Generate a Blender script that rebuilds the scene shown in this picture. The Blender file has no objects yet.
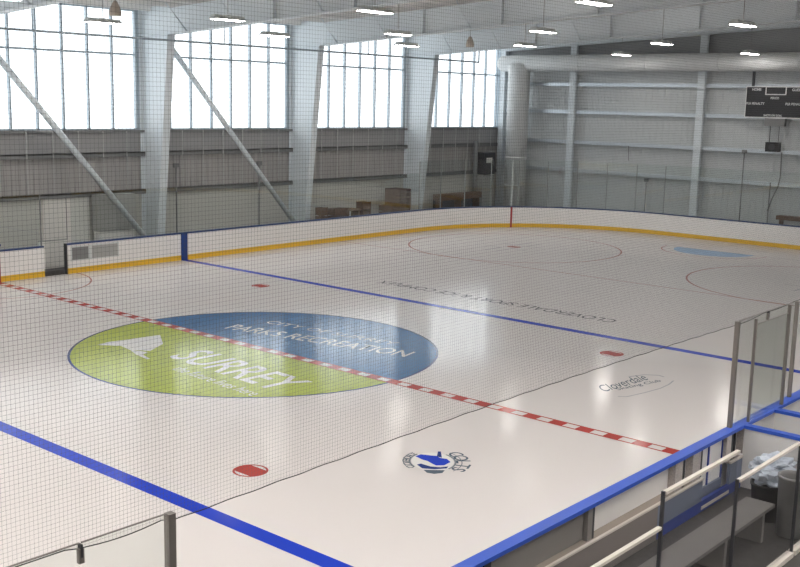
import bpy, bmesh, math, random
from mathutils import Vector, Matrix
random.seed(7)
SC = bpy.context.scene
COL = SC.collection
PI = math.pi
FT = .3048

# ------------------------------------------------------------------ materials
def mat(name, col, rough=.5, metal=0., spec=.5, emit=None, es=0., noise=0., nscale=5., bump=0., coat=0., ior=None):
    m = bpy.data.materials.new(name); m.use_nodes = True
    nt = m.node_tree; b = nt.nodes['Principled BSDF']
    b.inputs['Base Color'].default_value = (*col, 1)
    b.inputs['Roughness'].default_value = rough
    b.inputs['Metallic'].default_value = metal
    b.inputs['Specular IOR Level'].default_value = spec
    if ior: b.inputs['IOR'].default_value = ior
    if coat: b.inputs['Coat Weight'].default_value = coat; b.inputs['Coat Roughness'].default_value = .1
    if emit:
        b.inputs['Emission Color'].default_value = (*emit, 1); b.inputs['Emission Strength'].default_value = es
    if noise or bump:
        tc = nt.nodes.new('ShaderNodeTexCoord'); n = nt.nodes.new('ShaderNodeTexNoise')
        n.inputs['Scale'].default_value = nscale; n.inputs['Detail'].default_value = 4
        nt.links.new(tc.outputs['Object'], n.inputs['Vector'])
        if noise:
            mx = nt.nodes.new('ShaderNodeMix'); mx.data_type = 'RGBA'
            mx.inputs['A'].default_value = (*[c * (1 - noise) for c in col], 1)
            mx.inputs['B'].default_value = (*[min(1, c * (1 + noise)) for c in col], 1)
            nt.links.new(n.outputs['Fac'], mx.inputs['Factor'])
            nt.links.new(mx.outputs['Result'], b.inputs['Base Color'])
        if bump:
            bp = nt.nodes.new('ShaderNodeBump'); bp.inputs['Strength'].default_value = bump
            nt.links.new(n.outputs['Fac'], bp.inputs['Height']); nt.links.new(bp.outputs['Normal'], b.inputs['Normal'])
    return m

def glass_mat(name, tint, refl=.06, rough=.02):
    m = bpy.data.materials.new(name); m.use_nodes = True
    nt = m.node_tree; nt.nodes.clear()
    out = nt.nodes.new('ShaderNodeOutputMaterial'); mx = nt.nodes.new('ShaderNodeMixShader')
    t = nt.nodes.new('ShaderNodeBsdfTransparent'); t.inputs['Color'].default_value = (*tint, 1)
    g = nt.nodes.new('ShaderNodeBsdfGlossy'); g.inputs['Roughness'].default_value = rough
    lw = nt.nodes.new('ShaderNodeLayerWeight'); lw.inputs['Blend'].default_value = .25
    ml = nt.nodes.new('ShaderNodeMath'); ml.operation = 'MULTIPLY_ADD'
    ml.inputs[1].default_value = .14; ml.inputs[2].default_value = refl
    nt.links.new(lw.outputs['Fresnel'], ml.inputs[0]); nt.links.new(ml.outputs[0], mx.inputs[0])
    nt.links.new(t.outputs[0], mx.inputs[1]); nt.links.new(g.outputs[0], mx.inputs[2])
    nt.links.new(mx.outputs[0], out.inputs[0])
    return m

def ice(name, col, noise=.0):
    """painted ice: a matt body under a clear frozen film whose reflection grows towards grazing view"""
    m = bpy.data.materials.new(name); m.use_nodes = True
    nt = m.node_tree; b = nt.nodes['Principled BSDF']; out = nt.nodes['Material Output']
    b.inputs['Base Color'].default_value = (*col, 1); b.inputs['Roughness'].default_value = .8; b.inputs['Specular IOR Level'].default_value = .1
    if noise:
        tc = nt.nodes.new('ShaderNodeTexCoord'); n = nt.nodes.new('ShaderNodeTexNoise'); n.inputs['Scale'].default_value = .35; n.inputs['Detail'].default_value = 4
        mx = nt.nodes.new('ShaderNodeMix'); mx.data_type = 'RGBA'
        mx.inputs['A'].default_value = (*[c*(1-noise) for c in col], 1); mx.inputs['B'].default_value = (*[c*(1+noise) for c in col], 1)
        nt.links.new(tc.outputs['Object'], n.inputs['Vector']); nt.links.new(n.outputs['Fac'], mx.inputs['Factor']); nt.links.new(mx.outputs['Result'], b.inputs['Base Color'])
    g = nt.nodes.new('ShaderNodeBsdfGlossy'); g.inputs['Roughness'].default_value = ICE_R
    lw = nt.nodes.new('ShaderNodeLayerWeight'); lw.inputs['Blend'].default_value = .5
    p = nt.nodes.new('ShaderNodeMath'); p.operation = 'POWER'; p.inputs[1].default_value = ICE_P
    q = nt.nodes.new('ShaderNodeMath'); q.operation = 'MULTIPLY_ADD'; q.inputs[1].default_value = ICE_K; q.inputs[2].default_value = .001
    r = nt.nodes.new('ShaderNodeMath'); r.operation = 'MINIMUM'; r.inputs[1].default_value = .33
    ms = nt.nodes.new('ShaderNodeMixShader')
    nt.links.new(lw.outputs['Facing'], p.inputs[0]); nt.links.new(p.outputs[0], q.inputs[0]); nt.links.new(q.outputs[0], r.inputs[0])
    nt.links.new(r.outputs[0], ms.inputs[0]); nt.links.new(b.outputs[0], ms.inputs[1]); nt.links.new(g.outputs[0], ms.inputs[2]); nt.links.new(ms.outputs[0], out.inputs[0])
    return m
ICE_R, ICE_P, ICE_K = .135, 15., 17.0
M = dict(
    ice=ice('ice', (.715, .675, .66), .03),
    ice_red=ice('paint red', (.42, .05, .04)), ice_pink=ice('paint dull red', (.44, .21, .19)),
    ice_blue=ice('paint blue', (.015, .05, .50)), ice_navy=ice('paint dark blue', (.02, .045, .20)),
    ice_green=ice('paint green', (.40, .47, .045), .05), ice_azure=ice('paint azure', (.004, .11, .30), .05),
    ice_crease=ice('paint crease', (.24, .42, .66)), ice_white=ice('paint white', (.78, .77, .75)),
    ice_black=ice('paint black', (.13, .13, .14)), ice_grey=ice('paint grey', (.22, .25, .28)),
    ice_silver=ice('paint silver', (.42, .43, .45)), ice_slate=ice('paint slate', (.10, .13, .17)),
    rubber=mat('rubber floor', (.065, .06, .058), .8, noise=.3, nscale=9),
    poly=mat('white polyethylene', (.86, .84, .82), .35, noise=.03, nscale=2),
    yellow=mat('yellow kick plate', (.78, .47, .03), .4), capblue=mat('blue cap rail', (.035, .10, .52), .38),
    capdark=mat('dark blue cap', (.02, .05, .16), .4), stripblue=mat('blue strip', (.01, .045, .22), .4),
    stripred=mat('red strip', (.35, .03, .03), .4),
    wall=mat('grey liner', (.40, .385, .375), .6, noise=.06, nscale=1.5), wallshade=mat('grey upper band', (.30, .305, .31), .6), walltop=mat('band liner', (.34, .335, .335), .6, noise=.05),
    walllow=mat('beige lower wall', (.60, .585, .545), .7, noise=.06, nscale=1.), endwall=mat('pale ribbed liner', (.55, .57, .575), .55, noise=.03),
    backwall=mat('plain wall', (.6, .59, .57), .7),
    deck=mat('roof deck', (.85, .84, .82), .6), steel=mat('white painted steel', (.72, .765, .795), .45, noise=.03),
    galv=mat('galvanised steel', (.60, .64, .68), .35, metal=.6, noise=.08, nscale=6), girt=mat('grey girt', (.21, .21, .21), .6),
    mull=mat('aluminium mullion', (.42, .48, .53), .5), batten=mat('pale batten', (.46, .46, .45), .6),
    duct=mat('spiral duct', (.68, .69, .69), .6, metal=0., noise=.05, nscale=3),
    alu=mat('aluminium post', (.20, .18, .165), .45, metal=.3), shieldpost=mat('shield post', (.30, .32, .31), .5), palealu=mat('pale post', (.62, .64, .63), .45, metal=.2),
    dark=mat('dark metal', (.035, .035, .04), .5), black=mat('black plastic', (.012, .012, .014), .5),
    greypanel=mat('grey board back', (.24, .225, .215), .6), bluepanel=mat('blue grey board back', (.20, .23, .31), .5),
    brownpanel=mat('brown grey board back', (.25, .22, .21), .6), kickblue=mat('blue kick', (.03, .06, .30), .5),
    cream=mat('cream trim', (.72, .66, .60), .5), tan=mat('tan trim', (.33, .28, .24), .6),
    speck=mat('speckled steel', (.48, .44, .42), .5, noise=.5, nscale=40),
    seat=mat('grey bench plank', (.165, .155, .148), .6, noise=.1), wood=mat('brown wood', (.125, .065, .035), .7, noise=.3, nscale=8),
    wood2=mat('pale wood', (.17, .10, .05), .7, noise=.3, nscale=8),
    score=mat('scoreboard face', (.006, .006, .009), .45), scoretext=mat('scoreboard text', (.75, .75, .74), .6),
    bin=mat('grey bin', (.27, .265, .26), .5), bag=mat('pale plastic bag', (.50, .55, .63), .3, noise=.2, nscale=12),
    bagblue=mat('blue plastic', (.03, .10, .32), .4), tanhorn=mat('tan horn', (.50, .43, .37), .6),
    net=mat('dark netting', (.10, .10, .105), .9, spec=.1), rope=mat('dark rope', (.02, .018, .018), .9),
    chain=mat('chain', (.3, .29, .28), .5), cabinet=mat('grey cabinet', (.36, .36, .345), .6), doorwhite=mat('white door', (.78, .76, .72), .55),
    lamp=mat('lamp diffuser', (.9, .9, .9), .5, emit=(1., .96, .915), es=38), roof_fill=mat('uplight slot', (.9,.9,.9), .5, emit=(1., .95, .9), es=16),
    pane=mat('daylit glazing', (.3, .33, .35), .3, emit=(.90, .965, 1.), es=1.75),
    glass=glass_mat('clear shield', (.965, .98, .97), .025), glassfar=glass_mat('green shield', (.95, .97, .965), .035),
    glassdark=glass_mat('bench glass', (.95, .955, .96), .025),
)

# ------------------------------------------------------------------ mesh builder
class MB:
    def __init__(s): s.v = []; s.f = []; s.smooth = set()
    def add(s, vs, fs, smooth=False):
        n = len(s.v); s.v += [tuple(p) for p in vs]
        for f in fs:
            if smooth: s.smooth.add(len(s.f))
            s.f.append(tuple(i + n for i in f))
        return s
    def box(s, x0, x1, y0, y1, z0, z1):
        x0, x1 = min(x0, x1), max(x0, x1); y0, y1 = min(y0, y1), max(y0, y1); z0, z1 = min(z0, z1), max(z0, z1)
        return s.add([(x0,y0,z0),(x1,y0,z0),(x1,y1,z0),(x0,y1,z0),(x0,y0,z1),(x1,y0,z1),(x1,y1,z1),(x0,y1,z1)],
              [(0,3,2,1),(4,5,6,7),(0,1,5,4),(1,2,6,5),(2,3,7,6),(3,0,4,7)])
    def bar(s, a, b, w, h, up=(0,0,1)):
        a, b = Vector(a), Vector(b); d = (b - a).normalized(); u = Vector(up)
        r = d.cross(u)
        if r.length < 1e-4: r = d.cross(Vector((1,0,0)))
        r.normalize(); u = r.cross(d)
        vs = []
        for p in (a, b):
            for i, j in ((-1,-1),(1,-1),(1,1),(-1,1)): vs.append(p + r * (i * w / 2) + u * (j * h / 2))
        return s.add(vs, [(0,1,2,3),(7,6,5,4),(0,4,5,1),(1,5,6,2),(2,6,7,3),(3,7,4,0)])
    def tube(s, pts, r, n=12, caps=True):
        pts = [Vector(p) for p in pts]; rr = r if isinstance(r, (list, tuple)) else [r] * len(pts)
        vs = []; fs = []
        ref = None
        for i, p in enumerate(pts):
            d = (pts[min(i+1, len(pts)-1)] - pts[max(i-1, 0)]).normalized()
            if ref is None: ref = Vector((0,0,1)) if abs(d.z) < .9 else Vector((1,0,0))
            a = d.cross(ref).normalized(); b = a.cross(d); ref = b
            for k in range(n):
                t = 2 * PI * k / n; vs.append(p + (a * math.cos(t) + b * math.sin(t)) * rr[i])
        for i in range(len(pts) - 1):
            for k in range(n):
                k2 = (k + 1) % n; fs.append((i*n+k, i*n+k2, (i+1)*n+k2, (i+1)*n+k))
        s.add(vs, fs, True)
        if caps:
            m = len(s.v) - len(vs); s.f.append(tuple(m + k for k in range(n))[::-1]); s.f.append(tuple(m + (len(pts)-1)*n + k for k in range(n)))
        return s
    def lathe(s, prof, c=(0,0,0), n=24):
        vs = []; fs = []
        for r, z in prof:
            for k in range(n): t = 2*PI*k/n; vs.append((c[0]+r*math.cos(t), c[1]+r*math.sin(t), c[2]+z))
        for i in range(len(prof)-1):
            for k in range(n): k2 = (k+1) % n; fs.append((i*n+k, i*n+k2, (i+1)*n+k2, (i+1)*n+k))
        return s.add(vs, fs, True)
    def prism(s, poly, axis, a, b):
        """polygon (u,v) extruded along axis 0 (u=y,v=z), 1 (u=x,v=z) or 2 (u=x,v=y)"""
        def P(u, v, w): return (w,u,v) if axis == 0 else (u,w,v) if axis == 1 else (u,v,w)
        n = len(poly)
        vs = [P(u,v,a) for u,v in poly] + [P(u,v,b) for u,v in poly]
        fs = [tuple(range(n)), tuple(range(2*n-1, n-1, -1))] + [(i, i+n, (i+1)%n+n, (i+1)%n) for i in range(n)]
        return s.add(vs, fs)
    def flat(s, poly, z):
        n = len(s.v); s.v += [(x, y, z) for x, y in poly]; s.f.append(tuple(range(n, n + len(poly)))); return s
    def ring(s, c, r0, r1, z, a0=0, a1=2*PI, n=96):
        vs = []; fs = []
        for i in range(n + 1):
            t = a0 + (a1 - a0) * i / n
            vs += [(c[0]+r0*math.cos(t), c[1]+r0*math.sin(t), z), (c[0]+r1*math.cos(t), c[1]+r1*math.sin(t), z)]
        for i in range(n): fs.append((2*i, 2*i+1, 2*i+3, 2*i+2))
        return s.add(vs, fs)
    def build(s, name, m, parent=None, loc=None, fix=True):
        me = bpy.data.meshes.new(name); me.from_pydata(s.v, [], s.f)
        if s.smooth:
            for i in s.smooth: me.polygons[i].use_smooth = True
        if fix:
            bm = bmesh.new(); bm.from_mesh(me); bmesh.ops.recalc_face_normals(bm, faces=bm.faces); bm.to_mesh(me); bm.free()
        me.materials.append(m)
        o = bpy.data.objects.new(name, me); COL.objects.link(o)
        if parent: o.parent = parent
        if loc: o.location = loc
        return o

def tag(o, label=None, cat=None, group=None, kind=None):
    if label: o['label'] = label
    if cat: o['category'] = cat
    if group: o['group'] = group
    if kind: o['kind'] = kind
    return o
def empty(name, loc, label=None, cat=None, group=None, kind=None):
    o = bpy.data.objects.new(name, None); COL.objects.link(o); o.location = loc; o.empty_display_size = .2
    return tag(o, label, cat, group, kind)
def copy_tree(o, parent=None):
    c = o.copy(); COL.objects.link(c); c.parent = parent
    for ch in list(o.children): copy_tree(ch, c)
    return c
def S(o, label=None): return tag(o, label, None, None, 'structure')

def text_mesh(name, txt, m, parent, mw, width=None, height=None, bold=0.):
    """writing as a flat mesh; mw = 4x4 placing its centred local xy plane"""
    cu = bpy.data.curves.new('t', 'FONT'); cu.body = txt; cu.align_x = 'CENTER'; cu.align_y = 'CENTER'; cu.offset = bold
    o = bpy.data.objects.new('t', cu); COL.objects.link(o)
    bpy.context.view_layer.update()
    me = bpy.data.meshes.new_from_object(o.evaluated_get(bpy.context.evaluated_depsgraph_get()))
    bpy.data.objects.remove(o)
    xs = [v.co.x for v in me.vertices]; ys = [v.co.y for v in me.vertices]
    w = max(xs) - min(xs); h = max(ys) - min(ys)
    sx = width / w if width else None; sy = height / h if height else None
    sx = sx or sy; sy = sy or sx
    cx, cy = (max(xs)+min(xs))/2, (max(ys)+min(ys))/2
    for v in me.vertices: v.co = Vector(((v.co.x-cx)*sx, (v.co.y-cy)*sy, 0))
    me.transform(mw); me.name = name; me.materials.clear(); me.materials.append(m)
    r = bpy.data.objects.new(name, me); COL.objects.link(r); r.parent = parent
    return r
def frame(o, ex, ey, ez=None):
    ex, ey = Vector(ex), Vector(ey); ez = Vector(ez) if ez else ex.cross(ey)
    return Matrix(((ex.x,ey.x,ez.x,o[0]),(ex.y,ey.y,ez.y,o[1]),(ex.z,ey.z,ez.z,o[2]),(0,0,0,1)))

# ------------------------------------------------------------------ rink geometry
HX, HY, CR = 30.48, 12.95, 8.53
YW, XE = 17.25, 34.5           # inner faces of the window wall and of the end wall
YN, XL = -26.25, -34.0
def arc(cx, cy, r, a0, a1, n=24): return [(cx + r*math.cos(a0+(a1-a0)*i/n), cy + r*math.sin(a0+(a1-a0)*i/n)) for i in range(n+1)]
def rink(off=0.):
    r = CR + off; X, Y = HX-CR, HY-CR
    return arc(X, Y, r, 0, PI/2) + arc(-X, Y, r, PI/2, PI) + arc(-X, -Y, r, PI, 1.5*PI) + arc(X, -Y, r, 1.5*PI, 2*PI)

ice_o = S(MB().flat(rink(.05), 0).build('ice_floor', M['ice']), 'glossy white ice sheet with painted lines and logos')
rub = MB(); rub.box(XL, XE, YN, YW, -.2, -.012); S(rub.build('rubber_floor', M['rubber']), 'dark rubber floor around the rink')

ZP = .0015
def paint(mb, name, m, label=None, z=None):
    o = mb.build(name, M[m], ice_o, fix=False)
    if label: o['label'] = label
    return o
def rect(mb, x0, x1, y0, y1, z): return mb.flat([(x0,y0),(x1,y0),(x1,y1),(x0,y1)], z)
# logo disc
R0 = 15*FT
paint(MB().flat([(R0*math.cos(t), R0*math.sin(t)) for t in [PI/2 + PI*i/96 for i in range(97)]], ZP), 'logo_green_half', 'ice_green', 'lime green half of the big centre circle')
paint(MB().flat([(R0*math.cos(t), R0*math.sin(t)) for t in [-PI/2 + PI*i/96 for i in range(97)]], ZP), 'logo_blue_half', 'ice_azure', 'blue half of the big centre circle')
paint(MB().ring((0,0), R0-.03, R0+.03, 2*ZP, n=160), 'centre_circle_outline', 'ice_navy')
# flag emblem and writing on the green half
FLAG = [(-.87,2.86),(-1.45,1.96),(-2.14,1.56),(-2.43,1.99),(-2.34,2.5),(-2.7,3.0),(-2.3,3.08),(-1.89,3.01)]
fl = MB()
fl.flat(FLAG, 2*ZP)
fl.flat([(-2.42,2.0),(-2.25,1.5),(-2.5,1.35),(-2.62,.9),(-2.7,.92),(-2.6,1.5)], 2*ZP)
paint(fl, 'logo_flag', 'ice_white', 'white flag shape of the city logo')
text_mesh('logo_lettering', 'SURREY', M['ice_white'], ice_o, frame((-1.75,-1.28,2*ZP), (-.06,-.998,0), (.998,-.06,0)), 4.1, 1.15, .012)
text_mesh('logo_small_lettering', 'the future lives here', M['ice_white'], ice_o, frame((-2.78,-1.75,2*ZP), (-.06,-.998,0), (.998,-.06,0)), 3.0, .36)
text_mesh('logo_lettering', 'PARKS RECREATION', M['ice_white'], ice_o, frame((1.72,-.38,2*ZP), (.19,-.98,0), (.98,.19,0)), 5.7, .62, .006)
text_mesh('logo_small_lettering', 'CITY OF SURREY', M['ice_white'], ice_o, frame((2.62,.0,2*ZP), (.12,-.99,0), (.99,.12,0)), 4.4, .36)
# lines
cl = MB(); rect(cl, -.155, -.105, -HY, HY, 3*ZP); rect(cl, .105, .155, -HY, HY, 3*ZP)
y = -HY + .1
while y < HY - .3:
    rect(cl, -.105, .105, y, y + .33, 3*ZP); y += .62
paint(cl, 'centre_line', 'ice_red', 'red and white checked centre line')
cw = MB(); rect(cw, -.105, .105, -R0, R0, 2.5*ZP); paint(cw, 'centre_line_white_checks', 'ice_white')
BX = 25.5*FT
for sx, lb in ((1, 'far blue line of the rink'), (-1, 'near blue line across the bottom corner')):
    paint(rect(MB(), sx*BX-.152, sx*BX+.152, -HY, HY, ZP), 'blue_line', 'ice_blue', lb)
def dot(x, y, r=.305):
    g = MB(); a = .82; 
    g.ring((x,y), r-.04, r, 2*ZP, n=48)
    pts = [(x+(r-.03)*math.cos(t), y+(r-.03)*math.sin(t)) for t in [a + (PI-2*a)*i/16 for i in range(17)]]
    pts += [(x+(r-.03)*math.cos(t), y+(r-.03)*math.sin(t)) for t in [PI + a + (PI-2*a)*i/16 for i in range(17)]]
    g.flat(pts, 2*ZP)
    return g
for x, y, lb in ((20,22,'small red dot beyond the logo disc'), (20,-22,'red dot beside the far blue line'), (-20,-22,'large red dot near the near blue line'), (-20,22,None)):
    paint(dot(x*FT, y*FT), 'faceoff_dot', 'ice_red', lb)
paint(dot(69*FT, 22*FT), 'faceoff_dot', 'ice_pink'); paint(dot(69*FT, -22*FT), 'faceoff_dot', 'ice_pink')
for sy in (1, -1):
    c = (69*FT, sy*22*FT)
    g = MB().ring(c, 4.63, 4.70, 2*ZP)
    paint(g, 'faceoff_circle', 'ice_pink')
    h = MB()
    for i in (-1, 1):
        for j in (-1, 1):
            rect(h, c[0]+i*.6, c[0]+i*1.8, c[1]+j*.24, c[1]+j*.30, 2*ZP); rect(h, c[0]+i*.6-.025, c[0]+i*.6+.025, c[1]+j*.24, c[1]+j*1.1, 2*ZP)
    paint(h, 'faceoff_hash_mark', 'ice_silver')
paint(rect(MB(), 54*FT-.03, 54*FT+.03, -HY, HY, ZP), 'free_play_line', 'ice_pink', 'thin red line along the tops of the circles')
GX = 88.6*FT
paint(rect(MB(), GX-.03, GX+.03, -11.3, 11.3, ZP), 'goal_line', 'ice_silver')
paint(MB().flat([(GX-1.80*math.cos(t), 1.80*math.sin(t)) for t in [-PI/2+PI*i/40 for i in range(41)]], ZP), 'goal_crease', 'ice_crease', 'light blue goal crease')
paint(MB().ring((GX,0), 2.3, 2.36, 2*ZP, PI/2, 1.5*PI), 'goal_crease_outline', 'ice_pink')
paint(MB().ring((0, HY), 3.0, 3.06, 2*ZP, PI, 2*PI), 'referee_crease', 'ice_pink', 'thin red half circle at the far boards')
# black wording beyond the far blue line, upright from the far end
text_mesh('ice_lettering', 'CLOVERDALE SPORT & ICE COMPLEX', M['ice_black'], ice_o, frame((9.78,-.05,2*ZP), (0,1,0), (-1,0,0)), 9.3, .50, .0)
# script advert
ex = Vector((.915, -.40, 0)); ey = Vector((.40, .915, 0))
text_mesh('ice_script', 'Cloverdale', M['ice_slate'], ice_o, frame((3.72,-8.36,2*ZP), Vector((.955,-.10,0)), Vector((.65,.76,0))), 1.8, .50, .0)
text_mesh('ice_script', 'Skating Club', M['ice_slate'], ice_o, frame((3.80,-8.72,2*ZP), Vector((.955,-.22,0)), Vector((.6,.8,0))), 1.5, .24, .006)
sw = MB(); pts = [(2.6,-8.85),(2.72,-9.0),(3.3,-9.12),(3.9,-9.2),(4.35,-9.18),(4.75,-9.1)]
for a, b in zip(pts, pts[1:]): sw.bar((*a, .002), (*b, .002), .035, .001)
pts = [(4.3,-8.18),(4.75,-8.35),(4.95,-8.62),(4.9,-8.78)]
for a, b in zip(pts, pts[1:]): sw.bar((*a, .002), (*b, .002), .05, .001)
paint(sw, 'ice_script_swoosh', 'ice_silver')
# club crest
cx, cy = -3.55, -8.63
ex = Vector((.665, -.747, 0)); ey = Vector((.747, .665, 0))
def CP(u, v): p = (ex*u + ey*v)*.88; return (cx+p.x, cy+p.y)
def blob(pts, z, name, m, lb=None):
    paint(MB().flat([CP(*p) for p in pts], z), name, m, lb)
blob([(.42*math.cos(t), .55*math.sin(t)) for t in [2*PI*i/40 for i in range(40)]], ZP, 'crest_ground', 'ice_white', 'round white ground of the club crest')
blob([(-.34,.30),(-.22,.42),(-.02,.36),(.10,.34),(.16,.22),(.30,.16),(.36,-.02),(.22,-.22),(.06,-.24),(-.02,-.12),(-.10,.02),(-.20,.10)], 2*ZP, 'crest_head', 'ice_blue')
blob([(-.32,-.20),(-.24,-.14),(-.05,-.30),(.14,-.34),(.30,-.28),(.26,-.40),(.02,-.46),(-.22,-.42)], 2*ZP, 'crest_mane', 'ice_navy')
blob([(-.20,-.50),(.22,-.50),(.16,-.66),(0,-.72),(-.14,-.66)], 2*ZP, 'crest_base', 'ice_slate')
blob([(.10,.30),(.14,.62),(.20,.62),(.20,.24)], 2*ZP, 'crest_ear', 'ice_navy')
g = MB()
for r0, r1 in ((.44,.48),(.58,.60)):
    for a0, a1 in ((.72*PI, 1.2*PI), (-.28*PI, .28*PI)):
        n = 14
        for i in range(n):
            t0 = a0+(a1-a0)*i/n; t1 = a0+(a1-a0)*(i+1)/n
            g.flat([CP(r0*math.cos(t0), 1.2*r0*math.sin(t0)), CP(r0*math.cos(t1), 1.2*r0*math.sin(t1)), CP(r1*math.cos(t1), 1.2*r1*math.sin(t1)), CP(r1*math.cos(t0), 1.2*r1*math.sin(t0))], 2*ZP)
paint(g, 'crest_ring', 'ice_grey')
def arc_text(txt, r, a0, a1, h, m):
    for i, ch in enumerate(txt):
        t = a0 + (a1-a0)*(i+.5)/len(txt)
        p = CP(r*math.cos(t), 1.2*r*math.sin(t)); d = ex*math.cos(t) + ey*math.sin(t); tdir = -(ex*(-math.sin(t)) + ey*math.cos(t))
        text_mesh('crest_lettering', ch, M[m], ice_o, frame((p[0],p[1],2*ZP), tdir, d), None, h, .01)
arc_text('CLOVERDALE', .53, 1.2*PI, .72*PI, .13, 'ice_slate')
arc_text('COLTS', .62, .26*PI, -.26*PI, .26, 'ice_slate')

# ------------------------------------------------------------------ dasher boards
def offset_path(path, d):
    out = []
    for i, p in enumerate(path):
        a = Vector(path[max(i-1,0)]); b = Vector(path[min(i+1,len(path)-1)]); t = (b-a).normalized(); n = Vector((t.y, -t.x))
        out.append((p[0]+n.x*d, p[1]+n.y*d))
    return out
def sweep(path, d0, d1, z0, z1):
    """closed box section swept along an xy path; offsets to the right of travel"""
    A = offset_path(path, d0); B = offset_path(path, d1); mb = MB(); vs = []; fs = []
    for a, b in zip(A, B): vs += [(a[0],a[1],z0),(b[0],b[1],z0),(b[0],b[1],z1),(a[0],a[1],z1)]
    n = len(path)
    for i in range(n-1):
        for k in range(4):
            k2 = (k+1) % 4; fs.append((4*i+k, 4*i+k2, 4*i+4+k2, 4*i+4+k))
    fs += [(0,1,2,3), (4*n-1, 4*n-2, 4*n-3, 4*n-4)]
    return mb.add(vs, fs)
def boards(name, path, label, cap='capdark', kick=True, face=.10):
    # travel with the ice on the left, so + offsets go away from the ice
    root = empty(name, (path[0][0], path[0][1], 0), label, 'rink boards')
    inv = (-path[0][0], -path[0][1], 0)
    sweep(path, 0, face, 0, 1.02).build('board_panel', M['poly'], root, inv)
    sweep(path, -.015, face+.03, 1.02, 1.075).build('cap_rail', M[cap], root, inv)
    if kick: sweep(path, -.012, -.001, .004, .20).build('kick_plate', M['yellow'], root, inv)
    return root, inv
# travel clockwise seen from above keeps the ice on the right; build counter-clockwise => ice left
X, Y = HX-CR, HY-CR
end_path = [(11.0, -HY), (X, -HY)] + arc(X, -Y, CR, 1.5*PI, 2*PI)[1:] + arc(X, Y, CR, 0, PI/2) + [(2.66, HY)]
br, inv = boards('dasher_boards', end_path, 'long white rink boards with yellow kick plate curving round the far end')
MB().box(7.59, 7.90, HY-.02, HY-.014, 0, 1.02).build('blue_line_strip', M['stripblue'], br, inv)
gy = Y + math.sqrt(CR**2 - (GX-X)**2); tx = GX
GM = GX+.16; gy = Y + math.sqrt(CR**2 - (GM-X)**2); a_ = math.atan2(gy-Y, GM-X)
g = MB(); d = Vector((math.cos(a_), math.sin(a_), 0)); tdir = Vector((-d.y, d.x, 0)); p = Vector((GM, gy, 0)) - d*.02
g.add([p-tdir*.05, p+tdir*.05, p+tdir*.05+Vector((0,0,1.03)), p-tdir*.05+Vector((0,0,1.03)), p-tdir*.05+d*.01, p+tdir*.05+d*.01, p+tdir*.05+d*.01+Vector((0,0,1.03)), p-tdir*.05+d*.01+Vector((0,0,1.03))], [(0,1,2,3),(4,5,6,7),(0,1,5,4),(1,2,6,5),(2,3,7,6),(3,0,4,7)])
g.build('goal_line_strip', M['stripred'], br, inv)
w = MB().box(2.80, 4.78, HY-.022, HY-.004, .44, .97); wp = w.build('inset_frame', M['palealu'], br, inv)
MB().box(2.86, 3.50, HY-.03, HY-.02, .49, .92).build('inset_window', M['girt'], br, inv)
MB().box(3.66, 4.72, HY-.03, HY-.02, .49, .92).build('inset_window', M['cabinet'], br, inv)
MB().box(2.62, 2.66, HY-.03, HY+.12, 0, 1.08).build('end_post', M['dark'], br, inv)
fl_, inv2 = boards('dasher_boards', [(1.78, HY), (-X, HY)] + arc(-X, Y, CR, PI/2, PI)[1:] + arc(-X, -Y, CR, PI, 1.5*PI) + [(-17.03, -HY)], 'short white rink boards with yellow kick plate left of the open gate')
MB().box(-.155, .155, HY-.02, HY-.014, 0, 1.02).build('centre_line_strip', M['stripred'], fl_, inv2)
# near boards, seen from behind
nb = empty('dasher_boards', (-17, -HY, 0), 'near rink boards topped by a wide bright blue cap rail, seen from behind', 'rink boards')
ni = (17, HY, 0)
def nbx(name, m, x0, x1, y0, y1, z0, z1, label=None):
    o = MB().box(x0, x1, y0, y1, z0, z1).build(name, M[m], nb, ni)
    if label: o['label'] = label
    return o
yb = -HY
nbx('ice_side_panel', 'poly', -17, -2.40, yb-.012, yb, 0, 1.02); nbx('ice_side_panel', 'poly', -1.42, 11, yb-.012, yb, 0, 1.02)
nbx('cap_rail', 'capblue', -17, 11, yb-.17, yb+.012, 1.02, 1.075)
nbx('lower_back_panel', 'brownpanel', -17, -3.90, yb-.19, yb-.14, 0, .53, 'brown grey lower panel')
nbx('lower_back_panel', 'bluepanel', -3.90, -2.42, yb-.19, yb-.14, .18, .53, 'blue grey lower panel')
nbx('lower_back_panel', 'bluepanel', -1.40, -.92, yb-.19, yb-.14, .18, .53)
nbx('kick_panel', 'kickblue', -3.90, -.92, yb-.192, yb-.14, 0, .18, 'deep blue kick panel')
nbx('ledge', 'tan', -17, -3.90, yb-.19, yb-.013, .53, .55); nbx('ledge', 'tan', -3.9, -2.42, yb-.19, yb-.013, .53, .55); nbx('ledge', 'tan', -1.40, -.92, yb-.19, yb-.013, .53, .55)
nbx('ledge_edge', 'cream', -17, -3.90, yb-.205, yb-.165, .535, .565); nbx('ledge_edge', 'cream', -3.9, -2.42, yb-.205, yb-.165, .535, .565); nbx('ledge_edge', 'cream', -1.40, -.92, yb-.205, yb-.165, .535, .565)
nbx('back_panel', 'greypanel', -17, -8.12, yb-.06, yb-.013, .56, 1.02); nbx('back_panel', 'greypanel', -7.98, -5.80, yb-.06, yb-.013, .56, 1.02, 'grey framed panel')
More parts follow.
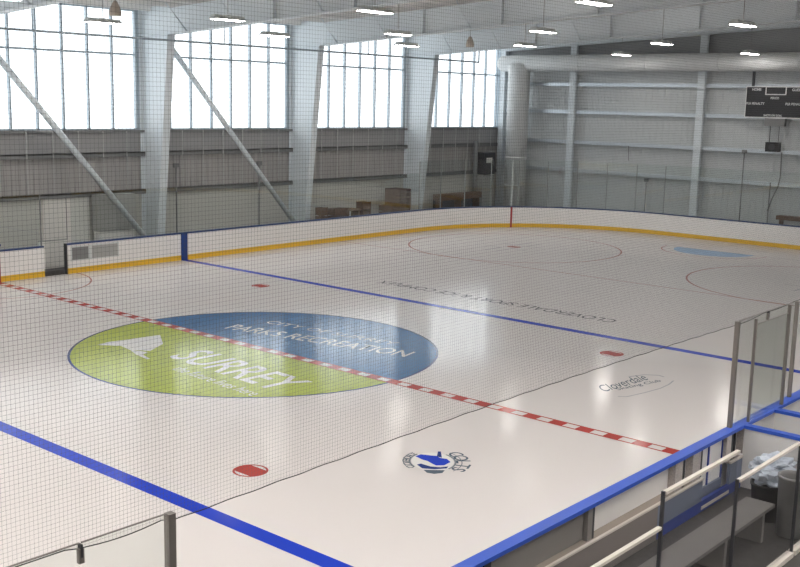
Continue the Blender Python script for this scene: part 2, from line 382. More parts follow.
for x0, x1, m in ((-8.12,-7.98,'dark'), (-5.80,-5.68,'greypanel'), (-5.68,-5.63,'dark'), (-3.28,-3.04,'speck'), (-3.04,-2.96,'dark'), (-2.69,-2.42,'speck'), (-2.42,-2.36,'dark'), (-1.46,-1.28,'speck'), (-1.28,-1.20,'dark'), (-1.14,-1.10,'dark'), (-.80,-.72,'speck'), (-.72,-.66,'speck')):
    nbx('frame_post', m, x0, x1, yb-.13, yb-.013, .55, 1.02)
# gate in the near boards
gt = nbx('gate', 'poly', -2.36, -1.44, yb-.05, yb-.012, .10, 1.0, 'white gate with dark upright bars')
for x in (-2.34, -1.98, -1.46):
    MB().box(x-.018, x+.018, yb-.07, yb-.05, .09, 1.0).build('gate_bar', M['kickblue'], gt)
MB().box(-2.42, -1.40, yb-.20, yb-.05, .04, .09).build('threshold', M['cream'], gt)
MB().box(-2.3, -1.5, yb-.09, yb-.05, .10, .30).build('gate_kick', M['bluepanel'], gt)
nbx('centre_line_strip', 'stripred', -.155, .155, yb, yb+.006, 0, 1.02)

# returns that close the two benches
def bench_return(x, x2, y2, label):
    r = empty('bench_end_wall', (x, yb-.17, 0), label, 'partition')
    MB().box(0, .09, y2-(yb-.17), 0, 0, 1.02).build('wall_panel', M['poly'], r)
    MB().box(-.03, .12, y2-(yb-.17), 0, 1.02, 1.075).build('cap_rail', M['capblue'], r)
    return r
bench_return(-.88, 0, -14.7, 'white end wall of the bench box with blue cap rail, below the glass')
bench_return(.42, 0, -14.7, 'farther white end wall with blue cap rail at the picture edge')

# ------------------------------------------------------------------ shields on the boards
def glass_run(path, z0, z1, panel_m, label, post_m='palealu', pr=.022, step=1.83, off=.05):
    """one line of shields: an empty with a panel per bay and a post at every joint"""
    pts = [Vector((x, y, 0)) for x, y in offset_path(path, off)]
    base = Vector((pts[0].x, pts[0].y, z0)); root = empty('glass_shield', base, label, 'glass shield')
    L = [0]
    for a, b in zip(pts, pts[1:]): L.append(L[-1] + (b-a).length)
    def at(s):
        for i in range(len(pts)-1):
            if s <= L[i+1] or i == len(pts)-2: return pts[i].lerp(pts[i+1], (s-L[i])/(L[i+1]-L[i]))
    n = max(1, round(L[-1]/step)); first = None
    for i in range(n+1):
        p = at(L[-1]*i/n)
        if post_m:
            if first is None: first = o = MB().box(-pr, pr, -pr, pr, 0, z1-z0-.05).build('shield_post', M[post_m], root)
            else: o = first.copy(); COL.objects.link(o); o.parent = root
            o.location = (p.x-base.x, p.y-base.y, 0)
        if i < n:
            q = at(L[-1]*(i+1)/n); d = q-p; e = pr + .004 if post_m else .004
            g = MB().box(e, d.length-e, -.006, .006, 0, z1-z0).build('shield_panel', M[panel_m], root)
            g.location = (p.x-base.x, p.y-base.y, 0); g.rotation_euler = (0, 0, math.atan2(d.y, d.x))
    return root
Zc = 1.077
glass_run([(X, HY), (2.9, HY)], Zc, 2.83, 'glassfar', 'clear glass shields on the straight far boards under the windows', None)
gc = glass_run(arc(X, Y, CR, 0, PI/2, 36), Zc, 3.45, 'glassfar', 'clear glass shields with slim pale posts round the curved far corner of the boards', 'shieldpost', pr=.018, step=1.45)
px_, py_ = GM+.05*math.cos(a_)-gc.location.x, gy+.05*math.sin(a_)-gc.location.y
MB().box(px_-.035, px_+.035, py_-.035, py_+.035, 0, 2.35).build('shield_post', M['palealu'], gc)
glass_run([(HX, -Y), (HX, Y)], Zc, 3.45, 'glassfar', 'clear glass shields on the end boards below the scoreboard', None)
glass_run([(1.72, HY), (-7.4, HY)], Zc, 2.87, 'glassfar', 'clear glass shields with dark posts on the boards left of the open gate', 'girt', pr=.02)
# near side
def near_shield(x, y, label, posts, panes, clip):
    r = empty('glass_shield', (x, y, Zc), label, 'glass shield')
    for px, py, z1, w in posts:
        MB().box(px-x-w/2, px-x+w/2, py-y-w/2, py-y+w/2, 0, z1-Zc).build('shield_post', M['alu'], r)
    for x0, x1, py, z1 in panes:
        g = MB().box(x0-x, x1-x, py-y-.006, py-y+.006, 0, z1-Zc).build('shield_panel', M['glass'], r)
        MB().box(x0-x, x1-x, py-y-.008, py-y+.008, z1-Zc, z1-Zc+.008).build('top_edge', M['alu'], g)
    cx_, cy_, cz_ = clip
    c = MB().box(-.022, .022, -.02, .02, -.07, .05).build('clip', M['alu'], r, (cx_-x, cy_-y, cz_-Zc)); c['label'] = 'small metal clip'
    MB().box(-.008, .008, -.024, .024, -.02, .085).build('clip_hook', M['dark'], c)
    return r
ya, yc_ = yb-.04, yb-.13
near_shield(-1.19, ya, 'clear glass shields on four dark posts above the blue rail by the bench end walls',
    [(-1.19,ya,2.86,.068), (-.66,yc_,2.84,.042), (.80,yc_,2.89,.05), (1.40,ya,2.86,.06)],
    [(-1.14,.06,ya,2.86), (.08,1.355,ya,2.86), (-.63,.765,yc_,2.74)], (.07, ya, 2.78))
near_shield(-12.47, ya, 'clear glass shields ending at a dark post in the lower left corner',
    [(-12.47,ya,2.87,.07)], [(-13.30,-12.51,ya,2.87), (-15.1,-13.32,ya,2.87)], (-13.31, ya, 2.78))

# ------------------------------------------------------------------ safety net above the near boards
def ropez(x):
    if x < -13.31: return 2.82
    if x < -12.47: t = (x+13.31)/.84; return 2.80 - .03*math.sin(PI*t)
    if x < -1.19:
        t = (x+12.47)/11.28; return 2.76 + .015*t + .065*math.sin(PI*t) + .004*math.sin(40*PI*t)
    if x < .07: t = (x+1.19)/1.26; return 2.77 - .02*math.sin(PI*t) + .05*t
    if x < 1.4: t = (x-.07)/1.33; return 2.82 + .02*t - .02*math.sin(PI*t)
    return 2.84
net_y = yb + .03; P = .0355; X0, X1, ZT = -17.2, 6.0, 9.3
def strands(mb, w=.0015):
    x = X0
    while x < X1:
        z = ropez(x); dx = .004*math.sin(x*2.1)
        mb.add([(x-w/2,net_y,z),(x+w/2,net_y,z),(x,net_y+w*.8,z),(x-w/2+dx,net_y,ZT),(x+w/2+dx,net_y,ZT),(x+dx,net_y+w*.8,ZT)], [(0,1,4,3),(1,2,5,4),(2,0,3,5)]); x += P
    z = 2.74
    while z < ZT:
        # only where the strand is above the rope
        segs = []; xx = X0; cur = None
        while xx <= X1:
            ok = z > ropez(xx)
            if ok and cur is None: cur = xx
            if not ok and cur is not None: segs.append((cur, xx)); cur = None
            xx += .1
        if cur is not None: segs.append((cur, X1))
        for a, b in segs:
            sag = 0
            mb.add([(a,net_y,z-w/2),(a,net_y,z+w/2),(a,net_y+w*.8,z),(b,net_y,z-w/2),(b,net_y,z+w/2),(b,net_y+w*.8,z)], [(0,1,4,3),(1,2,5,4),(2,0,3,5)])
        z += P
nm = MB(); strands(nm)
net = nm.build('safety_net', M['net'], fix=False); tag(net, 'dark fine mesh safety net hanging above the near boards', 'netting')
rp = [(X0 + .1*i, net_y, ropez(X0+.1*i)) for i in range(int((X1-X0)/.1)+1)]
r_ = MB().tube(rp, .0045, 6).build('edge_rope', M['rope'], net); r_['label'] = 'black edge rope'
tp = MB().tube([(X0, net_y, ZT), (X1, net_y, ZT)], .015, 6).build('top_cable', M['rope'], net)

# ------------------------------------------------------------------ bench box on the near side
bn = empty('players_bench', (-6, -14.1, 0), 'long grey bench seat behind the near boards, seen through the glass', 'bench')
MB().box(-4.6, 3.45, -.24, .2, .45, .50).build('seat_plank', M['seat'], bn)
for x in (-4.2, -2.7, -1.2, .3, 1.8, 3.1):
    MB().box(x-.04, x+.04, -.22, .16, 0, .45).build('leg', M['greypanel'], bn)
def bench_glass(x0, x1, z1, label, wide=.05):
    r = empty('bench_glass', (x0, -14.8, 0), label, 'glass panel')
    MB().box(.02, x1-x0-.02, -.006, .006, .05, z1-.04).build('glass_pane', M['glassdark'], r)
    MB().box(0, x1-x0, -wide/2, wide/2, z1-.035, z1).build('top_rail', M['cream'], r)
    MB().box(0, x1-x0, -.05, .05, -.01, .06).build('bottom_rail', M['cream'], r)
    return r
for i in range(1): bench_glass(-9.3, -7.24, 1.70, 'bench glass panel with a cream rail, lower, left of the tall panel')
bench_glass(-7.18, -5.21, 2.09, 'tallest bench glass panel with a cream top rail above its neighbours')
bench_glass(-5.15, -3.06, 1.69, 'bench glass panel with a cream rail, before the plastic bag')
bench_glass(-3.0, -.95, 1.69, 'bench glass panel at the picture edge, before the grey bin')
for x, z, lb in ((-7.21, 2.10, 'dark upright at the tall bench panel, its outer edge'), (-5.18, 1.70, 'dark upright at the tall bench panel, its inner edge'), (-3.03, 1.69, 'thin dark upright before the grey bin')):
    tag(MB().box(x-.014, x+.014, -14.82, -14.78, 0, z).build('glass_upright', M['dark']), lb, 'post')
def can(name, loc, r, h, m, label):
    root = empty(name, loc, label, 'bin')
    MB().lathe([(r*.82,0),(r*.86,.01),(r*.98,h-.04),(r*1.04,h-.04),(r*1.04,h),(r*.94,h),(r*.92,h-.06),(r*.8,.04),(0,.04)]).build('bin_body', M[m], root)
    MB().lathe([(0,.001),(r*.82,.0)]).build('bin_base', M[m], root)
    MB().box(-.06, .06, -r*1.04-.03, -r*.95, h-.16, h-.12).build('bin_handle', M[m], root)
    return root
can('trash_bin', (-2.32,-14.50,0), .22, .93, 'bin', 'light grey bin at the end of the bench by the picture edge')
can('trash_bin', (-1.92,-13.98,0), .26, .58, 'black', 'black bin under the crumpled plastic bag')
bg = bmesh.new(); bmesh.ops.create_icosphere(bg, subdivisions=4, radius=1)
rn = random.Random(3); ph = [rn.uniform(0,6) for _ in range(9)]
for v in bg.verts:
    c = v.co.copy(); k = 1 + .16*math.sin(7*c.x+ph[0]+3*c.z)+.12*math.sin(9*c.y+ph[1]-4*c.x)+.10*math.sin(13*c.z+ph[2]+5*c.y)+.05*math.sin(23*c.x+11*c.y)
    v.co = Vector((c.x*.38*k, c.y*.30*k, c.z*.18*k + (.06 if c.z>0 else 0)))
me = bpy.data.meshes.new('plastic_bag'); bg.to_mesh(me); bg.free(); me.materials.append(M['bag'])
bo = bpy.data.objects.new('plastic_bag', me); COL.objects.link(bo); bo.location = (-1.76,-13.96,.70)
tag(bo, 'crumpled pale blue and white plastic bag heaped on the black bin', 'bag')

# ------------------------------------------------------------------ building shell
def ribwall(x0, x1, pitch=.30, depth=.03):
    """profile (u, d) of a ribbed metal panel"""
    pts = []; u = x0
    while u < x1:
        for du, d in ((0,0),(pitch*.62,0),(pitch*.70,depth),(pitch*.92,depth),):
            if u+du <= x1: pts.append((u+du, d))
        u += pitch
    pts.append((x1, 0)); return pts
def rib_mesh(pts, z0, z1, place):
    vs = []; fs = []
    for u, d in pts: vs += [place(u, d, z0), place(u, d, z1)]
    for i in range(len(pts)-1): fs.append((2*i, 2*i+2, 2*i+3, 2*i+1))
    return MB().add(vs, fs)
cols = [.65 + 8.4*k for k in range(-4, 4)]          # frame lines, the last at 25.85
# window wall: layered bands below the glazing
wf = rib_mesh(ribwall(XL, XE), 2.35, 3.95, lambda u,d,z: (u, YW+.05-d, z)).build('wall_far', M['wall'], fix=False); S(wf, 'grey ribbed wall below the tall windows')
def sub(o, name, mb, m, label=None):
    c = mb.build(name, M[m], o); c['kind'] = 'structure'
    if label: c['label'] = label
    return c
sub(wf, 'lower_band', MB().box(XL, XE, YW, YW+.1, -.2, 2.35), 'walllow', 'beige lower band')
sub(wf, 'upper_band', MB().box(XL, XE, YW+.04, YW+.14, 3.95, 4.78), 'walltop', 'dark upper band')
sub(wf, 'header_band', MB().box(XL, XE, YW+.02, YW+.2, 9.66, 10.2), 'deck')
sub(wf, 'outer_skin', MB().box(XL, XE, YW+.15, YW+.2, -.2, 4.85), 'backwall')
sub(wf, 'sill', MB().box(XL, XE, YW-.10, YW+.2, 4.74, 4.84), 'girt', 'dark window sill')
for z in (3.92, 2.36):
    g = MB().box(XL, XE, YW-.13, YW+.04, z-.02, z+.03); g.box(XL, XE, YW-.13, YW-.11, z-.15, z+.03); g.box(XL, XE, YW-.11, YW+.04, z-.15, z-.13)
    sub(wf, 'wall_girt', g, 'girt', 'dark horizontal rail')
bt = MB()
for c in cols + [34.25]:
    for k in range(7):
        x = c - 8.4 + .78 + 1.115*k; bt.box(x-.022, x+.022, YW-.155, YW-.133, 2.4, 4.8)
sub(wf, 'wall_battens', bt, 'batten', 'pale thin upright battens')
# windows by bay
for i, c in enumerate(cols):
    x0, x1 = c+.02, (cols[i+1] if i+1 < len(cols) else 34.45)-.02
    win = empty('window_%d' % (i+1), (c, YW, 4.9), None, None, None, 'structure')
    win['label'] = 'tall daylit window bay divided by slim grey mullions'
    inv3 = (-c, -YW, -4.9)
    o = MB().box(x0, x1, YW+.10, YW+.12, 4.84, 9.66).build('window_glazing', M['pane'], win, inv3); o['kind'] = 'structure'
    fr = MB()
    for k in range(0, 8):
        x = c + .26 + 1.115*k
        if x < x1: fr.box(x-.035, x+.035, YW-.04, YW+.10, 4.84, 9.66)
    fr.box(x1-.3, x1, YW-.02, YW+.10, 4.84, 9.66); fr.box(x0, x0+.1, YW-.02, YW+.10, 4.84, 9.66)
    fr.box(x0, x1, YW-.02, YW+.10, 7.83, 7.91); fr.box(x0, x1, YW-.04, YW+.10, 9.58, 9.70); fr.box(x0, x1, YW-.04, YW+.10, 4.84, 4.90)
    o = fr.build('window_frame', M['mull'], win, inv3); o['kind'] = 'structure'
# end wall
we = rib_mesh(ribwall(YN, YW, .36, .014), -.2, 11.2, lambda u,d,z: (XE-d, u, z)).build('wall_right', M['endwall'], fix=False); S(we, 'pale ribbed end wall behind the scoreboard')
sub(we, 'outer_skin', MB().box(XE+.01, XE+.15, YN, YW+.2, -.2, 11.2), 'backwall')
for z in (2.62, 4.21, 5.88, 7.39):
    g = MB().box(XE-.24, XE-.04, YN, YW, z+.07, z+.095); g.box(XE-.245, XE-.225, YN, YW, z-.1, z+.095); g.box(XE-.225, XE-.04, YN, YW, z-.1, z-.08)
    sub(we, 'wall_girt', g, 'galv', 'bright galvanised rail')
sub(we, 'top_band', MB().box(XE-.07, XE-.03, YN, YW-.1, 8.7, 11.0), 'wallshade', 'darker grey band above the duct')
sub(we, 'base_band', MB().box(XE-.06, XE-.03, YN, YW, -.1, .9), 'endwall')
S(MB().box(XL-.15, XL, YN, YW+.2, -.2, 11.2).build('wall_left', M['backwall']), 'plain wall behind the viewer')
S(MB().box(XL, XE, YN-.15, YN, -.2, 10.2).build('wall_near', M['backwall']), 'plain wall behind the stand')
# roof
RY = -4.5; SL = .0615
def zd(y): return 9.78 + SL*(YW-y) if y > RY else 9.78 + SL*(YW-RY) - SL*(RY-y)
rf = MB(); rf.prism([(YW+.2, zd(YW)), (RY, zd(RY)), (YN-.2, zd(YN)), (YN-.2, zd(YN)+.15), (RY, zd(RY)+.15), (YW+.2, zd(YW)+.15)], 0, XL-.2, XE+.2)
ce = S(rf.build('ceiling', M['deck']), 'white metal roof deck')
yy = YW - .6; pz = None
while yy > YN:
    o = MB().box(XL, XE, yy-.035, yy+.035, zd(yy)-.22, zd(yy)-.01).build('ceiling_purlin', M['deck'], ce); o['kind'] = 'structure'; yy -= 1.5
# steel frames
YK, ZK = 15.3, 8.66
def zb(y): return ZK - SL*(y-YK) if y > RY else ZK - SL*(RY-YK) - SL*(RY-y)
YKN = 2*RY - YK; YO = YW-.02; YON = 2*RY - YO
def make_frame(x):
    c = empty('steel_column', (x, YO, 0), None, None, None, 'structure'); c['label'] = 'tapered white steel column against the window wall'
    iv = (-x, -YO, 0)
    web = MB().prism([(YO,-.01),(YO,9.72),(YK,9.86),(YK,ZK),(16.22,-.01)], 0, x-.012, x+.012).build('column_web', M['steel'], c, iv)
    f = MB(); f.bar((x,16.22,-.01), (x,YK,ZK), .36, .03, (0,-1,0)); 
    i_ = f.build('inner_flange', M['steel'], c, iv)
    MB().box(x-.18, x+.18, YO-.03, YO, -.01, 9.72).build('outer_flange', M['steel'], c, iv)
    MB().box(x-.17, x+.17, YK, YO-.03, ZK-.015, ZK+.015).build('stiffener', M['steel'], c, iv)
    b = empty('roof_beam', (x, RY, 9.6), None, None, None, 'structure'); b['label'] = 'deep white steel roof beam spanning the rink'
    ib = (-x, -RY, -9.6)
    MB().prism([(YK,ZK),(YK,zd(YK)-.22),(RY,zd(RY)-.22),(YKN,zd(YKN)-.22),(YKN,zb(YKN)),(RY,zb(RY))], 0, x-.012, x+.012).build('beam_web', M['steel'], b, ib)
    f = MB(); f.bar((x,YK,ZK), (x,RY,zb(RY)), .40, .03); f.bar((x,RY,zb(RY)), (x,YKN,zb(YKN)), .40, .03)
    f.build('bottom_flange', M['steel'], b, ib)
    for y in (9.2, 5.2, .9, -3.2):
        MB().box(x-.17, x+.17, y-.012, y+.012, zb(y)+.01, zd(y)-.24).build('stiffener', M['steel'], b, ib)
    for y in (14.3, 11.3, 6.8):
        s_ = MB(); s_.tube([(x, y, zb(y)+.04), (x+1.0, y, zd(y)-.2)], .025, 6); s_.tube([(x, y, zb(y)+.04), (x-1.0, y, zd(y)-.2)], .025, 6); s_.build('fly_brace', M['steel'], b, ib)
    return c, b
for x in cols: make_frame(x)
# near-side column feet behind the viewer
for x in cols[::2]:
    S(MB().box(x-.18, x+.18, YKN-.6, YKN, -.01, 9.7).build('steel_column', M['steel']), 'steel column behind the stand')
# end frame
ef = MB(); ef.prism([(YW-.1, zd(YW)-.55), (RY, zd(RY)-.70), (YN+.2, zd(YN)-.55), (YN+.2, zd(YN)-.02), (RY, zd(RY)-.02), (YW-.1, zd(YW)-.02)], 0, XE-.40, XE-.36)
ef.bar((XE-.38,YW-.1,zd(YW)-.55), (XE-.38,RY,zd(RY)-.70), .3, .03)
S(ef.build('roof_beam', M['steel']), 'shallow pale roof beam along the end wall')
for y in (12.2, 4.56, -3.1, -10.7, -18.3):
    c = MB(); c.box(XE-.42, XE-.40, y-.20, y+.20, -.01, zd(y)-.3); c.box(XE-.27, XE-.25, y-.20, y+.20, -.01, zd(y)-.3); c.box(XE-.40, XE-.27, y-.008, y+.008, -.01, zd(y)-.3)
    S(c.build('steel_column', M['steel']), 'pale upright column on the end wall')
S(MB().box(XE-.45, XE-.05, YW-.45, YW-.1, -.01, 9.4).build('steel_column', M['steel']), 'corner column behind the big duct')
# braces, pipe, duct
def thing_tube(name, pts, r, m, label, cat, group=None, n=14):
    return tag(MB().tube(pts, r, n).build(name, M[m]), label, cat, group)
thing_tube('brace_pipe', [(9.5,16.55,8.75),(17.05,16.1,.03)], .115, 'steel', 'grey sloping brace pipe between the first and second full columns', 'brace')
thing_tube('brace_pipe', [(1.1,16.55,8.9),(8.65,16.1,.03)], .12, 'steel', 'grey sloping brace pipe left of the first full column', 'brace')
sp = empty('sprinkler_pipe', (0, 15.1, 8.41), 'thin grey pipe running level across the tops of the windows', 'pipe')
MB().tube([(-12,0,0),(29.2,0,0)], .045, 10).build('main_run', M['mull'], sp)
MB().tube([(29.2,0,-.04),(29.2,0,.75)], .04, 10).build('riser', M['mull'], sp)
for x in (2.9, 11.6, 20.4, -4):
    MB().tube([(x,0,.02),(x,0,zd(15.1)-8.45)], .022, 8).build('hanger', M['mull'], sp)
dc = empty('air_duct', (33.35, 15.3, 0), 'large round pale air duct dropping in the corner and running along the end wall', 'duct')
MB().tube([(0,0,.02),(0,0,8.1),(0,0,8.5)], [.62,.62,.62], 32).build('vertical_duct', M['duct'], dc)
MB().tube([(.1,1.35,8.52),(.1,1.2,8.52),(.1,-38,8.52)], [.38,.45,.45], 28).build('horizontal_duct', M['duct'], dc)
for z in (1.6, 3.2, 4.8, 6.4): MB().tube([(0,0,z-.03),(0,0,z+.03)], .64, 32).build('duct_band', M['duct'], dc)
for y in range(-20, 0, 4): MB().tube([(.1,y-.03,8.52),(.1,y+.03,8.52)], .465, 28).build('duct_band', M['duct'], dc)

# ------------------------------------------------------------------ ceiling lights
def make_light(z):
    r = empty('ceiling_light', (0,0,z))
    hb = MB(); hb.prism([(-.22,0),(.22,0),(.20,.05),(.08,.11),(-.08,.11),(-.20,.05)], 0, -.66, .66); hb.box(-.66, .66, -.10, -.085, .09, .15); hb.box(-.66, .66, .085, .10, .09, .15); hb.box(-.66, -.65, -.10, .10, .09, .15); hb.box(.65, .66, -.10, .10, .09, .15); hb.build('housing', M['palealu'], r)
    MB().box(-.62, .62, -.18, .18, -.012, -.001).build('diffuser', M['lamp'], r)
    MB().box(-.10, .10, -.05, .05, .11, .17).build('driver_box', M['palealu'], r)
    MB().box(-.50, -.14, -.05, .05, .111, .118).build('roof_fill_slot', M['roof_fill'], r); MB().box(.14, .50, -.05, .05, .111, .118).build('roof_fill_slot', M['roof_fill'], r)  # unseen glowing slots added to lift the light on roof and beams
    return r
proto = None
def light(x, y, z, label, group='hanging ceiling lights'):
    global proto
    if proto is None: proto = make_light(z); o = proto
    else: o = copy_tree(proto)
    o.location = (x, y, z); tag(o, label, 'ceiling light', group)
    h = zd(y) - z - .2
    MB().tube([(0,0,.2),(0,0,.2+h)], .012, 6).build('chain', M['chain'], o)
    return o
# fixtures placed from image pixels, scaled about the camera to chosen heights
for x, y, z, lb in (
    (6.71, 2.27, 8.88, 'lit ceiling light before the second roof beam, above the middle windows'),
    (6.95, 9.34, 8.88, 'lit ceiling light just right of the first full column'),
    (7.26, -4.95, 8.88, 'lit ceiling light at the top edge, largest and brightest'),
    (15.79, -5.34, 8.88, 'lit ceiling light above the scoreboard end, hanging on a long chain'),
    (24.24, 1.81, 8.88, 'lit ceiling light before the dark strip over the round duct'),
    (31.02, 7.51, 8.80, 'lit ceiling light close over the duct, beside the first end column'),
    (31.47, 1.00, 8.80, 'lit ceiling light close over the duct, left of the scoreboard'),
    (16.08, 2.41, 8.88, 'lit ceiling light on the third roof beam above the duct corner'),
    (23.84, 8.49, 8.88, 'lit ceiling light just above the duct elbow'),
    (15.23, 8.74, 8.88, 'lit ceiling light above the third full column'),
    (4.47, 13.13, 8.72, 'ceiling light seen edge on against the first window bay'),
    (12.14, 12.61, 8.72, 'ceiling light seen edge on against the second window bay'),
    (19.73, 12.11, 8.72, 'ceiling light seen edge on against the third window bay'),
):
    light(x, y, z, lb)
ZL = 8.88
BEY = ('unseen ceiling light over the stand or rink, most of them added as fill', 'ceiling lights beyond the picture')
for x in (-30.5,-26.2,-21.9,-17.6,-13.3):
    for y in (13.5, 9.2, 5.7, 2.2, -1.4, -5, -8.4, -11.8): light(x, y, ZL, *BEY)  # extra rows packed in out of view to raise the overall light
for x in (-9,-1.6):
    for y in (9.2, 2.2, -5, -11.8): light(x, y, ZL, *BEY)
for x in (-26.2,-17.6,-9,-4.8,-.6,3.6,7.8,16.4,25):
    for y in (-15.6, -18.2, -20.6, -23): light(x, y, ZL, *BEY)  # rows over the stand, added to brighten the bench and facing walls
for x, lb in ((1.0,'tan bell shaped horn hanging before the first window bay'), (18.1,'tan bell shaped horn hanging before the fourth window bay')):
    r = empty('pendant_horn', (x, 7.3, 8.52), lb, 'loudspeaker')
    MB().lathe([(0,0),(.17,0),(.175,.12),(.13,.26),(.07,.38),(.05,.42),(0,.42)]).build('horn_body', M['tanhorn'], r)
    MB().tube([(0,0,.42),(0,0,zd(7.3)-8.52-.2)], .012, 6).build('chain', M['chain'], r)

# ------------------------------------------------------------------ scoreboard and end wall fittings
sb = empty('scoreboard', (34.0, .62, 5.84), 'black scoreboard with a pale border on the end wall', 'scoreboard')
W2 = 1.50; H = 1.54
MB().box(0, .16, -W2, W2, 0, H).build('case', M['score'], sb)
g = MB(); 
for a in ((-W2,W2,0,.05),(-W2,W2,H-.05,H),(-W2,-W2+.04,0,H),(W2-.04,W2,0,H)): g.box(-.02, 0, *a)
g.build('border', M['scoretext'], sb)
g = MB()
for a in ((-.52,.52,H-.42,H-.37),(-.52,-.47,H-.42,H-.04),(.47,.52,H-.42,H-.04)): g.box(-.018, 0, *a)
g.build('clock_border', M['scoretext'], sb)
def sbt(t, y, z, w, h): text_mesh('lettering', t, M['scoretext'], sb, frame((-.012, y, z), (0,-1,0), (0,0,1)), w, h, .02)
sbt('HOME', .96, H-.16, .46, .13); sbt('GUEST', -1.04, H-.16, .50, .13); sbt('PERIOD', .03, H-.57, .42, .11)
sbt('PLR PENALTY', .98, H-.84, .92, .12); sbt('PLR PENALTY', -.98, H-.84, .92, .12); sbt('SHOTS ON GOAL', .06, .13, .92, .11)
MB().box(.02, .14, 1.15, 1.25, H, H+1.6).build('hanger', M['dark'], sb); MB().box(.02, .14, -1.25, -1.15, H, H+1.6).build('hanger', M['dark'], sb)
tag(MB().box(33.98, 34.2, .06, 1.06, 5.46, 5.83).build('control_box', M['girt']), 'grey box hanging right under the scoreboard', 'box')
sk = empty('speaker', (34.1, .57, 4.22), 'black speaker box hanging below the scoreboard on two cords', 'loudspeaker')
MB().box(-.2, .15, -.33, .33, 0, .46).build('cabinet', M['black'], sk)
for y in (-.22, .22): MB().tube([(0,y,.46),(0,y,1.235)], .014, 6).build('cord', M['dark'], sk)
MB().lathe([(0,0),(.16,0)], n=20).build('cone', M['dark'], sk).matrix_local = frame((-.205,0,.23),(0,1,0),(0,0,1),(-1,0,0))
def conduit(y, z0, z1, lb, knob=None, r=.028, off=.27):
    o = empty('conduit', (XE-off, y, z0), lb, 'conduit')
    MB().tube([(0,0,0),(0,0,z1-z0)], r, 8).build('pipe', M['girt'], o)
    if knob is not None: MB().box(-.09, .05, -.10, .10, knob-z0-.09, knob-z0+.09).build('junction_box', M['girt'], o)
    return o
conduit(7.38, .02, 2.38, 'dark conduit with a small box, midway between the end columns', 2.38)
conduit(2.05, .02, 4.2, 'dark conduit rising to the rail left of the speaker', 4.15, off=.32)
conduit(.62, .02, 2.7, 'short conduit straight under the speaker box', None, .03)
o = thing_tube('cable', [(34.15,.15,4.2),(34.15,.12,3.0),(34.15,.2,2.5),(34.15,.45,1.9),(34.15,.62,1.3)], .035, 'girt', 'dark cable bending down beside the speaker', 'cable', n=8)
thing_tube('cable', [(34.2,8.55,4.15),(34.2,8.5,3.35)], .02, 'girt', 'short cable hanging left of the second end column', 'cable', n=8)
ob = empty('wall_bench', (34.0, -.9, 0), 'brown wooden bench against the end wall, at the picture edge', 'bench')
MB().box(-.3, .15, -1.6, .9, .95, 1.15).build('seat', M['wood'], ob); 
for y in (-1.4, .7): MB().box(-.25, .1, y-.05, y+.05, 0, .95).build('leg', M['wood'], ob)

# ------------------------------------------------------------------ along the foot of the window wall
dr = empty('door_1', (4.3, YW-.05, 0), None, None, None, 'structure'); dr['label'] = 'pale double door in the lower window wall'
for x0, x1 in ((0,1.0),(1.03,2.05)):
    o = MB().box(x0, x1, 0, .04, 0, 2.36).build('door_leaf', M['doorwhite'], dr); o['kind'] = 'structure'
o = MB().box(1.0, 1.03, .01, .04, 0, 2.36).build('door_gap', M['dark'], dr); o['kind'] = 'structure'
hd = empty('half_wall', (2.45, 14.4, 0), 'low white panel seen through the open gate', 'partition')
MB().box(0, 1.15, 0, .06, .0, 1.0).build('panel', M['doorwhite'], hd); MB().box(0, 1.15, -.02, .08, 1.0, 1.03).build('top_trim', M['cabinet'], hd)
tag(MB().box(1.80, 2.60, 13.0, 13.45, -.01, .17).build('rubber_step', M['rubber']), 'black rubber step in the open gate', 'step')
cb = empty('equipment_cabinet', (6.35, 16.56, 0), 'grey tall cabinet on a plinth against the far wall beside the white doors', 'cabinet')
MB().box(0, 1.75, 0, .45, .85, 2.30).build('body', M['cabinet'], cb); MB().box(.05, 1.7, .04, .42, 0, .85).build('plinth', M['doorwhite'], cb)
MB().box(.03, .86, -.012, 0, .90, 2.26).build('door', M['cabinet'], cb); MB().box(.89, 1.72, -.012, 0, .90, 2.26).build('door', M['cabinet'], cb)
lb_ = empty('penalty_bench', (-.6, 14.0, 0), 'blue topped bench shelf behind the glass left of the gate', 'bench')
MB().box(-1.2, 1.3, -.15, .25, 1.06, 1.14).build('top', M['stripblue'], lb_)
for x in (-1.0, 1.1): MB().box(x-.05, x+.05, -.1, .2, 0, 1.06).build('leg', M['cabinet'], lb_)
conduit_w = [(15.2, .02, 3.3, 'dark standpipe on the far wall left of the second full column'), (10.5, .02, 3.35, 'dark standpipe on the far wall right of the first full column')]
for x, z0, z1, lb in conduit_w:
    o = empty('conduit', (x, YW-.25, z0), lb, 'conduit'); MB().tube([(0,0,0),(0,0,z1-z0)], .03, 8).build('pipe', M['girt'], o); MB().box(-.13,.13,-.06,.06,z1-z0-.1,z1-z0+.08).build('junction_box', M['girt'], o)
def crate(name, x0, x1, y0, y1, h, m, label, cat='crate', slats=3):
    r = empty(name, ((x0+x1)/2, (y0+y1)/2, 0), label, cat); w, d = (x1-x0)/2, (y1-y0)/2
    n = slats
    for i in range(n):
        z0 = h*i/n; MB().box(-w, w, -d, d, z0+.02, h*(i+1)/n-.02).build('slat', M[m], r)
    g = MB()
    for sx in (-1,1): g.box(sx*w-.04, sx*w+.04, -d-.02, -d, 0, h)
    g.build('corner_post', M[m], r)
    return r
crate('wooden_crate', 17.75, 18.15, 15.5, 15.9, 1.22, 'wood', 'narrow brown crate just right of the second full column')
crate('wooden_crate', 18.9, 19.75, 15.7, 16.2, 1.08, 'wood', 'low dark brown crate second from the second full column')
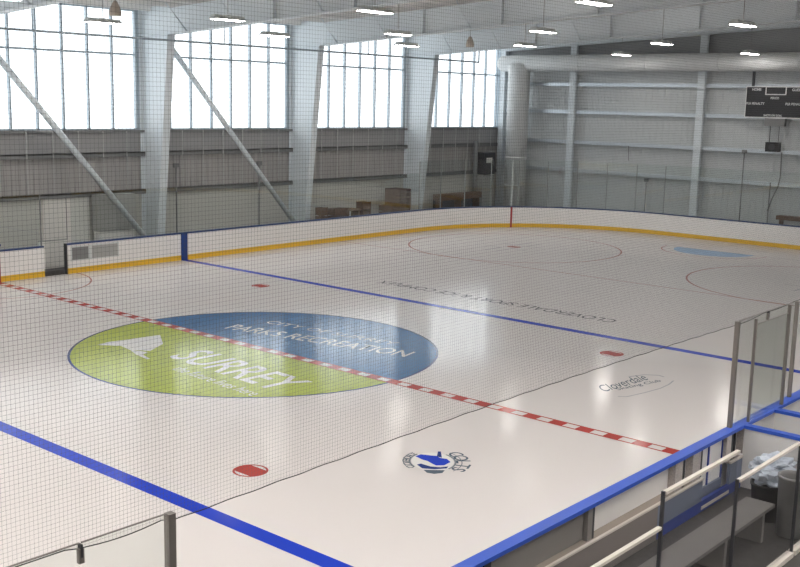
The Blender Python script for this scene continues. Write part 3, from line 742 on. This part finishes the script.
crate('wooden_crate', 21.0, 21.5, 15.8, 16.3, 1.28, 'wood', 'upright brown crate midway along the third bay')
r = empty('low_table', (20.5,16.1,0), 'low olive timber table between the brown crates', 'table'); MB().box(-.55,.3,-.3,.3,.88,.96).build('top', M['wood2'], r)
for x in (-.5,.25): MB().box(x-.05,x+.05,-.25,.25,0,.88).build('leg', M['wood2'], r)
for i in range(9):
    p = empty('wooden_pallet', (23.95,16.1,.2*i+.0), 'brown wooden pallet in the tall pile beside the third full column', 'pallet', 'piled pallets')
    MB().box(-.46,.46,-.5,.5,.14,.19).build('deck', M['wood' if i % 3 else 'wood2'], p)
    for x in (-.40,0,.40): MB().box(x-.06,x+.06,-.5,.5,0,.14).build('runner', M['wood'], p)
crate('wooden_crate', 22.6, 23.2, 15.8, 16.2, 1.05, 'wood', 'small brown crate leaning near the pile of pallets')
r = empty('wall_bench', (29.3,16.3,0), 'long brown bench against the far wall between the third column and the duct', 'bench')
MB().box(-1.9,1.9,-.25,.25,.95,1.28).build('seat', M['wood'], r)
for x in (-1.7,0,1.7): MB().box(x-.06,x+.06,-.2,.2,0,.95).build('leg', M['wood'], r)
MB().box(-1.9,1.9,.2,.25,.1,.95).build('back_board', M['dark'], r)
r = empty('electrical_cabinet', (32.35,16.75,0), 'dark electrical cabinet in the corner left of the big duct', 'cabinet')
MB().box(-.55,.55,-.3,.3,0,2.15).build('lower_body', M['cabinet'], r); MB().box(-.5,.55,-.32,.3,2.2,3.45).build('upper_body', M['dark'], r)
MB().box(-.3,.25,-.34,-.32,2.85,3.15).build('sign_plate', M['doorwhite'], r)
thing_tube('drain_pipe', [(31.55,16.85,.0),(31.55,16.85,4.1)], .13, 'girt', 'dark upright pipe beside the electrical cabinet', 'pipe')

# ------------------------------------------------------------------ world, camera, view
w = bpy.data.worlds.new('world'); SC.world = w; w.use_nodes = True
w.node_tree.nodes['Background'].inputs[0].default_value = (.75, .85, 1, 1); w.node_tree.nodes['Background'].inputs[1].default_value = .6
CAM = Vector((-17.535242825383108, -19.77771830003475, 6.2578325846064615)); yaw, pit, rol, F = 0.7091626204028229, -0.17077251687463316, 0.02306747560751373, 1057.8980822422293
f = Vector((math.cos(pit)*math.cos(yaw), math.cos(pit)*math.sin(yaw), math.sin(pit)))
r = f.cross(Vector((0,0,1))).normalized(); u = r.cross(f)
r2 = r*math.cos(rol) + u*math.sin(rol); u2 = u*math.cos(rol) - r*math.sin(rol)
cam = bpy.data.cameras.new('camera'); co = bpy.data.objects.new('camera', cam); COL.objects.link(co)
co.matrix_world = Matrix(((r2.x,u2.x,-f.x,CAM.x),(r2.y,u2.y,-f.y,CAM.y),(r2.z,u2.z,-f.z,CAM.z),(0,0,0,1)))
cam.sensor_width = 36; cam.lens = F/800*36; cam.clip_start = .1; cam.clip_end = 300
SC.camera = co
vs = SC.view_settings; vs.view_transform = 'Standard'; vs.look = 'None'; vs.gamma = 1; vs.use_curve_mapping = False; vs.exposure = .29
SC.cycles.use_denoising = True
SC.cycles.max_bounces = 8; SC.cycles.transparent_max_bounces = 24; SC.cycles.sample_clamp_indirect = 6
